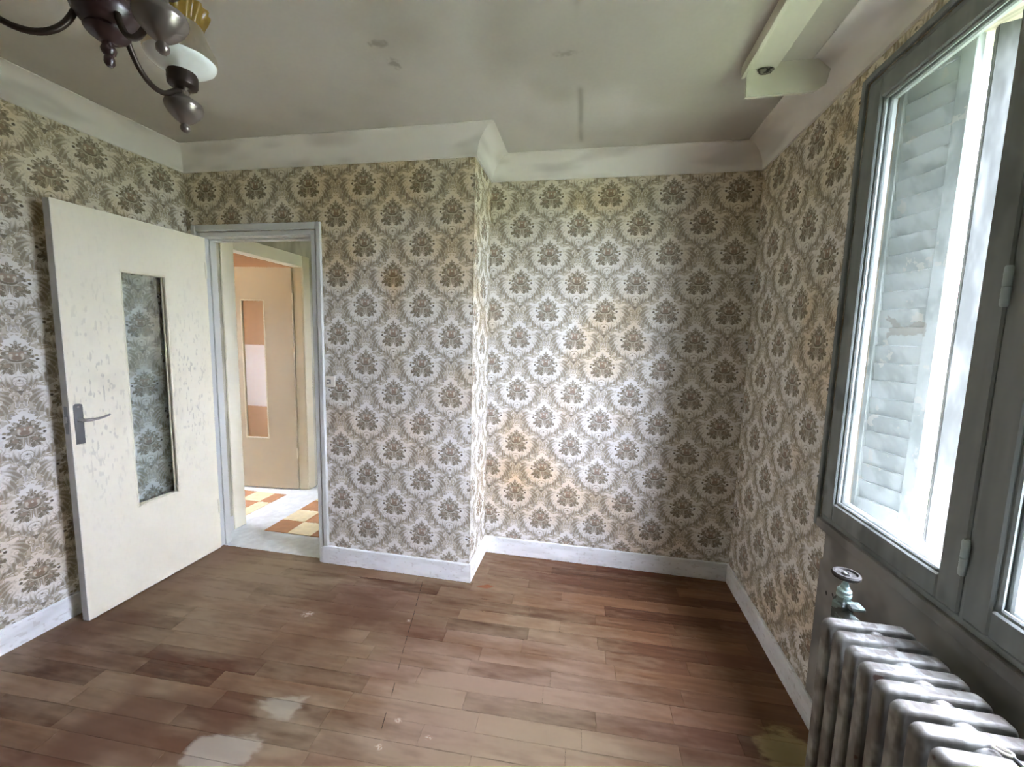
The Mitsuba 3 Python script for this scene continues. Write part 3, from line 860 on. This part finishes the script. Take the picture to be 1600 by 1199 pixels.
def section_mesh(y):
    half, bev = 0.0180, 0.0095
    steps = []
    for a in np.linspace(0, math.pi / 2, 5):
        steps.append((half - bev * (1 - math.sin(math.pi / 2 - a)) if False else -half + bev * (1 - math.cos(a)), -bev * (1 - math.sin(a))))
    steps = [(yy, o) for yy, o in steps] + [(-yy, o) for yy, o in reversed(steps)]
    loops = [lambda o: stadium(RX0, RX1, RZ0, RZ1, 0.022, o)]
    cols = 4
    cw = (RX1 - RX0) / cols
    for k in range(1, cols):
        cx = RX0 + k * cw
        loops.append(lambda o, cx=cx: stadium(cx - 0.012, cx + 0.012, 0.165, 0.635, 0.0119, -o))
    V, F, nv = [], [], 0
    first, last = [], []
    for li, lp in enumerate(loops):
        rings = [np.stack([q[:, 0], np.full(len(q), y + yy), q[:, 1]], -1) for yy, o in steps for q in [lp(o)]]
        n = len(rings[0])
        V += rings
        for k in range(len(rings) - 1):
            for i in range(n):
                a, b = nv + k * n + i, nv + k * n + (i + 1) % n
                c, d = b + n, a + n
                F += [[a, b, c], [a, c, d]] if li == 0 else [[a, c, b], [a, d, c]]
        first.append((nv, rings[0])); last.append((nv + (len(rings) - 1) * n, rings[-1]))
        nv += n * len(rings)
    for grp, flip in ((first, False), (last, True)):
        poly = Polygon(grp[0][1][:, [0, 2]], [g[1][:, [0, 2]] for g in grp[1:]])
        tv, tf = trimesh.creation.triangulate_polygon(poly, engine='earcut')
        allp = np.vstack([g[1][:, [0, 2]] for g in grp]); alli = np.concatenate([np.arange(len(g[1])) + g[0] for g in grp])
        idx = alli[np.argmin(((tv[:, None] - allp[None]) ** 2).sum(-1), 1)]
        F += [[idx[a], idx[b], idx[c]] if not flip else [idx[a], idx[c], idx[b]] for a, b, c in tf]
    m = trimesh.Trimesh(np.vstack(V), np.array(F), process=False)
    m.fix_normals()
    # hubs that couple the sections
    hubs = []
    for z in (RZ1 - 0.037, RZ0 + 0.04):
        hubs.append(lathe([(0.0, -0.0262), (0.026, -0.0262), (0.029, -0.022), (0.033, -0.012), (0.033, 0.012), (0.029, 0.022), (0.026, 0.0262), (0.0, 0.0262)], 24).apply_transform(
            trimesh.transformations.rotation_matrix(math.pi / 2, [1, 0, 0])).apply_translation([0.765, y, z]))
    return cat(m, *hubs)


SP = 0.0520
for k in range(14):
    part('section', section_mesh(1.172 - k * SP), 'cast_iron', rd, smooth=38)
for y in (1.172 - 0, 1.172 - 13 * SP):
    for x in (RX0 + 0.026, RX1 - 0.026):
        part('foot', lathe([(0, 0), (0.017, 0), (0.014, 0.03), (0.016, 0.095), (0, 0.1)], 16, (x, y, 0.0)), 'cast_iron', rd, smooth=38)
vx, vy = 0.760, 1.285
vl = part('valve', cat(lathe([(0, 0.655), (0.024, 0.655), (0.028, 0.664), (0.028, 0.735), (0.023, 0.742), (0.019, 0.745), (0.019, 0.757), (0.0, 0.757)], 6, (vx, vy, 0)),
                       lathe([(0, 0.0), (0.012, 0.0), (0.012, 0.66), (0, 0.66)], 18, (vx, vy, 0)),
                       chbox(vx - 0.004, vx + 0.034, vy - 0.044, vy - 0.010, 0.735, 0.748, 0.003),
                       tube([(vx, vy, 0.705), (vx, vy - 0.100, 0.708)], 0.019, 18)), 'valve_metal', rd, smooth=30, label='corroded grey green valve')
part('collar', lathe([(0, 0.755), (0.0175, 0.755), (0.0185, 0.758), (0.0185, 0.764), (0.015, 0.766), (0.018, 0.768), (0.018, 0.774), (0.0125, 0.777), (0.0125, 0.783), (0.009, 0.786), (0.009, 0.792), (0.0065, 0.794), (0.0065, 0.825), (0, 0.825)], 28, (vx, vy, 0)), 'valve_collar', vl, smooth=30, label='pale green collar')
part('handwheel', lathe([(0.0, 0.812), (0.010, 0.812), (0.013, 0.818), (0.024, 0.819), (0.026, 0.815), (0.031, 0.814), (0.0345, 0.818), (0.035, 0.823), (0.032, 0.8275), (0.027, 0.828), (0.0245, 0.8225), (0.013, 0.8225), (0.010, 0.8275), (0.006, 0.8275), (0.004, 0.825), (0.0, 0.825)], 44, (vx, vy, 0)), 'handwheel', vl, smooth=30, label='round brown handwheel')

# loop-ended key lying across the radiator
kk = thing('bleed_key', 'small white metal key with a square loop lying across the radiator top', 'key')
kz = RZ1 + 0.0032
kx, ky, kt = 0.777, 0.832, math.radians(-35)
lp = []
for a in np.linspace(0, 2 * math.pi, 32, endpoint=False):
    p_, q_ = 0.0125 * math.copysign(abs(math.cos(a)) ** 0.75, math.cos(a)), 0.0065 * math.copysign(abs(math.sin(a)) ** 0.75, math.sin(a))
    lp.append((kx + p_ * math.cos(kt) - q_ * math.sin(kt), ky + p_ * math.sin(kt) + q_ * math.cos(kt), kz))
part('loop', tube(lp, 0.0026, 10, closed=True), 'switch_plastic', kk, smooth=True)
part('shank', tube([(0.7845, 0.825, kz), (0.7845, 0.80, kz), (0.783, 0.74, kz)], 0.0026, 10), 'nickel', kk, smooth=True, label='grey shank')

# ------------------------------------------------------------------ chandelier
ch = thing('chandelier', 'old brown three arm chandelier with oil lamp shades hanging from the ceiling', 'chandelier')
K = 0.41
CX, CY, CR = -1.875 * 1.06 * K, 1.393 * 1.06 * K, 0.415 * K
part('body', lathe([(0, 1.914), (0.0045, 1.915), (0.0075, 1.920), (0.0072, 1.927), (0.0055, 1.931), (0.009, 1.935), (0.0105, 1.941), (0.008, 1.947), (0.0075, 1.951), (0.017, 1.955), (0.026, 1.962), (0.030, 1.968),
                    (0.027, 1.973), (0.036, 1.980), (0.043, 1.990), (0.046, 2.002), (0.043, 2.012), (0.038, 2.018), (0.041, 2.024), (0.046, 2.034), (0.045, 2.046), (0.040, 2.060), (0.024, 2.072), (0.018, 2.084),
                    (0.024, 2.096), (0.030, 2.112), (0.024, 2.130), (0.014, 2.146), (0.012, 2.20), (0.018, 2.215), (0.022, 2.235), (0.018, 2.255), (0.010, 2.275), (0.008, 2.33), (0.0, 2.335)], 48, (CX, CY, 0)), 'dark_turned', ch, smooth=40, label='dark turned body')
part('rod', lathe([(0, 2.32), (0.0055, 2.32), (0.0055, 2.545), (0, 2.545)], 14, (CX, CY, 0)), 'dark_bronze', ch, smooth=40)
part('ceiling_rose', lathe([(0, 2.500), (0.02, 2.501), (0.045, 2.515), (0.058, 2.540), (0.060, CEIL + 0.001), (0, CEIL + 0.001)], 36, (CX, CY, 0)), 'dark_turned', ch, smooth=40)
Z0 = 1.889
AZ = (math.radians(103.6), math.radians(-16.0), math.radians(223.7))


def fluted(profile, n=96, lobes=12):
    p = np.asarray(profile, float)          # radius, z, flute amplitude
    a = np.arange(n) * 2 * np.pi / n
    R = p[:, :1] * (1 + p[:, 2:3] * np.cos(lobes * a)[None])
    v = np.stack([R * np.cos(a), R * np.sin(a), np.repeat(p[:, 1:2], n, 1)], -1).reshape(-1, 3)
    f = []
    for k in range(len(p) - 1):
        for i in range(n):
            j = (i + 1) % n
            f += [[k * n + i, k * n + j, (k + 1) * n + j], [k * n + i, (k + 1) * n + j, (k + 1) * n + i]]
    return trimesh.Trimesh(v, np.array(f), process=False)


SR = 0.80


def sc(prof, z0, kr=SR):
    return [(q[0] * kr, z0 + q[1], *q[2:]) for q in prof]


for az in AZ:
    c, s = math.cos(az), math.sin(az)
    lx, ly = CX + CR * c, CY + CR * s
    at = lambda r, z: (CX + r * c, CY + r * s, z)
    path = np.vstack([bezier(at(0.038, 1.985), at(0.052, 1.945), at(0.085, 1.925), at(0.118, 1.938), 18), bezier(at(0.118, 1.938), at(0.136, 1.945), at(0.146, 1.966), at(CR, 1.966), 12)[1:]])
    arm = part('arm', tube(path, 0.0048, 12), 'dark_bronze', ch, smooth=40)
    part('bulb', lathe(sc([(0, 0), (0.006, 0.001), (0.0105, 0.005), (0.011, 0.011), (0.008, 0.016), (0.013, 0.019), (0.024, 0.026), (0.035, 0.036), (0.0415, 0.046), (0.0425, 0.052),
                           (0.040, 0.058), (0.030, 0.063), (0.018, 0.067), (0.013, 0.073), (0.014, 0.084), (0.0, 0.085)], Z0), 44, (lx, ly, 0)), 'pewter', arm, smooth=40, label='pewter bulb with a finial')
    part('cup', lathe(sc([(0, 0.080), (0.015, 0.080), (0.018, 0.085), (0.027, 0.088), (0.031, 0.090), (0.033, 0.093), (0.033, 0.112), (0.031, 0.116), (0.028, 0.116), (0.027, 0.100), (0, 0.100)], Z0), 40, (lx, ly, 0)), 'dark_bronze', arm, smooth=35, label='dark lamp cup')
    zb = Z0 + 0.117
    m = fluted(sc([(0.024, -0.006, 0), (0.030, 0, 0), (0.045, 0.005, 0), (0.062, 0.011, 0), (0.072, 0.018, 0), (0.076, 0.024, 0)], zb)); m.apply_translation([lx, ly, 0])
    part('opal_base', m, 'opal_glass', arm, smooth=True, label='white opal underside of the shade')
    m = fluted(sc([(0.076, 0.024, 0), (0.0775, 0.032, 0.008), (0.075, 0.042, 0.012), (0.068, 0.054, 0.006), (0.060, 0.066, 0), (0.054, 0.080, 0), (0.050, 0.090, 0.01)], zb), 160, 40); m.apply_translation([lx, ly, 0])
    part('clear_shade', m, 'clear_glass', arm, smooth=True, label='clear ribbed shade')
    m = fluted(sc([(0.050, 0.090, 0.02), (0.051, 0.096, 0.03), (0.055, 0.104, 0.04), (0.060, 0.114, 0.05), (0.063, 0.122, 0.06), (0.064, 0.126, 0.06)], zb), 144, 14); m.apply_translation([lx, ly, 0])
    part('amber_rim', m, 'amber_glass', arm, smooth=True, label='fluted amber rim')

# ------------------------------------------------------------------ folding shutters: outside the first pane, and an added one out of view
SZ0, SZ1 = 0.86, 2.400


def leaf_frame(p0, p1):
    p0, p1 = np.array(p0), np.array(p1)
    L = np.linalg.norm(p1 - p0); d = (p1 - p0) / L
    M = np.eye(4); M[:2, 0] = d; M[:2, 1] = [-d[1], d[0]]; M[:2, 3] = p0
    return L, M


def put(m, M):
    m.apply_transform(M); return m


nsl = 23
hsl = (SZ1 - 0.06 - SZ0 - 0.07) / nsl
for label, mir in (('flaking pale louvred shutter seen through the far window pane', lambda y: y),
                   ('unseen pale louvred shutter added outside the near end of the window for its shade', lambda y: WY0 + WY1 - y)):  # second shutter is unseen, added to cut light reaching the alcove corner
    sh = thing('folding_shutter', label, 'shutter')
    L, M = leaf_frame((0.998, mir(1.703)), (1.063, mir(1.503)))
    part('stile', put(chbox(0.0, 0.020, -0.014, 0.014, SZ0, SZ1, 0.002), M), 'shutter_paint', sh)
    part('stile', put(chbox(L - 0.040, L, -0.014, 0.014, SZ0, SZ1, 0.002), M), 'shutter_paint', sh)
    part('rail', put(chbox(0.020, L - 0.040, -0.013, 0.013, SZ0, SZ0 + 0.07, 0.002), M), 'shutter_paint', sh)
    part('rail', put(chbox(0.020, L - 0.040, -0.013, 0.013, SZ1 - 0.06, SZ1, 0.002), M), 'shutter_paint', sh)
    for k in range(nsl):
        z = SZ0 + 0.07 + k * hsl
        m = chbox(0.020, L - 0.040, -0.004, 0.004, -hsl * 0.56, hsl * 0.56, 0.0015)
        m.apply_transform(trimesh.transformations.rotation_matrix(math.radians(9), [1, 0, 0])); m.apply_translation([0, 0, z + hsl / 2])
        part('slat', put(m, M), 'shutter_paint', sh)
    part('frame_post', chbox(0.984, 1.000, *sorted((mir(1.694), mir(1.722))), SZ0 - 0.02, SZ1 + 0.02, 0.002), 'reveal_paint', sh, label='cream post the shutter hangs on')
    L, M = leaf_frame((1.086, mir(1.490)), (1.238, mir(1.424)))
    part('stile', put(chbox(0.0, 0.045, -0.014, 0.014, SZ0, SZ1, 0.002), M), 'weathered_wood', sh)
    part('stile', put(chbox(L - 0.045, L, -0.014, 0.014, SZ0, SZ1, 0.002), M), 'weathered_wood', sh)
    for z0, z1 in ((SZ0, SZ0 + 0.13), (1.50, 1.60), (SZ1 - 0.09, SZ1)):
        part('rail', put(chbox(0.045, L - 0.045, -0.012, 0.012, z0, z1, 0.002), M), 'shutter_paint', sh)
    for z0, z1 in ((SZ0 + 0.13, 1.50), (1.60, SZ1 - 0.09)):
        part('panel', put(chbox(0.045, L - 0.045, -0.005, 0.005, z0, z1, 0.001), M), 'weathered_wood', sh, label='bare weathered panel')
    m = tube([(0.02, 0.016, SZ0 + 0.05), (0.03, 0.026, SZ0 + 0.08), (0.026, 0.018, SZ0 + 0.11)], 0.004, 8)
    part('hook', put(m, M), 'joint_dark', sh, smooth=True, label='rusty hook')

# ------------------------------------------------------------------ outside
GZ = -0.62
struct('ground', chbox(XR + WTH, 60, -45, 60, GZ - 0.3, GZ), 'lawn', 'green lawn outside the window')
struct('path', chbox(6.0, 9.2, -40, 55, GZ, GZ + 0.02), 'gravel', 'pale gravel lane beyond the lawn')
bl = []
for k in range(5200):
    x, y = RNG.uniform(1.6, 6.0), RNG.uniform(2.0, 7.0)
    h = RNG.uniform(0.05, 0.16); a = RNG.uniform(0, 6.283); w = 0.006; ln = RNG.uniform(0.2, 0.9) * h
    ex, ey = math.cos(a), math.sin(a)
    bl.append([(x - ey * w, y + ex * w, GZ), (x + ey * w, y - ex * w, GZ), (x + ex * ln, y + ey * ln, GZ + h)])
bl = np.array(bl).reshape(-1, 3)
scene['grass'] = mikit.ply(trimesh.Trimesh(bl, np.arange(len(bl)).reshape(-1, 3), process=False), 'blade')
labels['grass'] = {'label': 'tall green grass blades on the lawn below the window', 'category': 'grass', 'kind': 'stuff'}


bd = thing('street_house', 'white rendered house with small dark windows across the lane', 'building')
BX, BY0, BY1, BH = 24.0, 20.0, 46.0, 4.6
part('wall', chbox(BX, BX + 8, BY0, BY1, GZ, BH), 'white_render', bd)
for r in range(2):
    for c in range(9):
        y = BY0 + 1.4 + c * 2.7; z = GZ + 1.0 + r * 2.4
        fr = part('window', chbox(BX - 0.03, BX + 0.02, y, y + 1.0, z, z + 1.2, 0.01), 'white_render', bd)
        part('pane', chbox(BX - 0.04, BX - 0.01, y + 0.08, y + 0.92, z + 0.08, z + 1.12), 'facade_glass', fr)
part('roof', in_xz(Polygon([(BX - 0.5, BH), (BX + 8.5, BH), (BX + 4, BH + 2.2)]), BY0 - 0.4, BY1 + 0.4), 'roof_tile', bd)
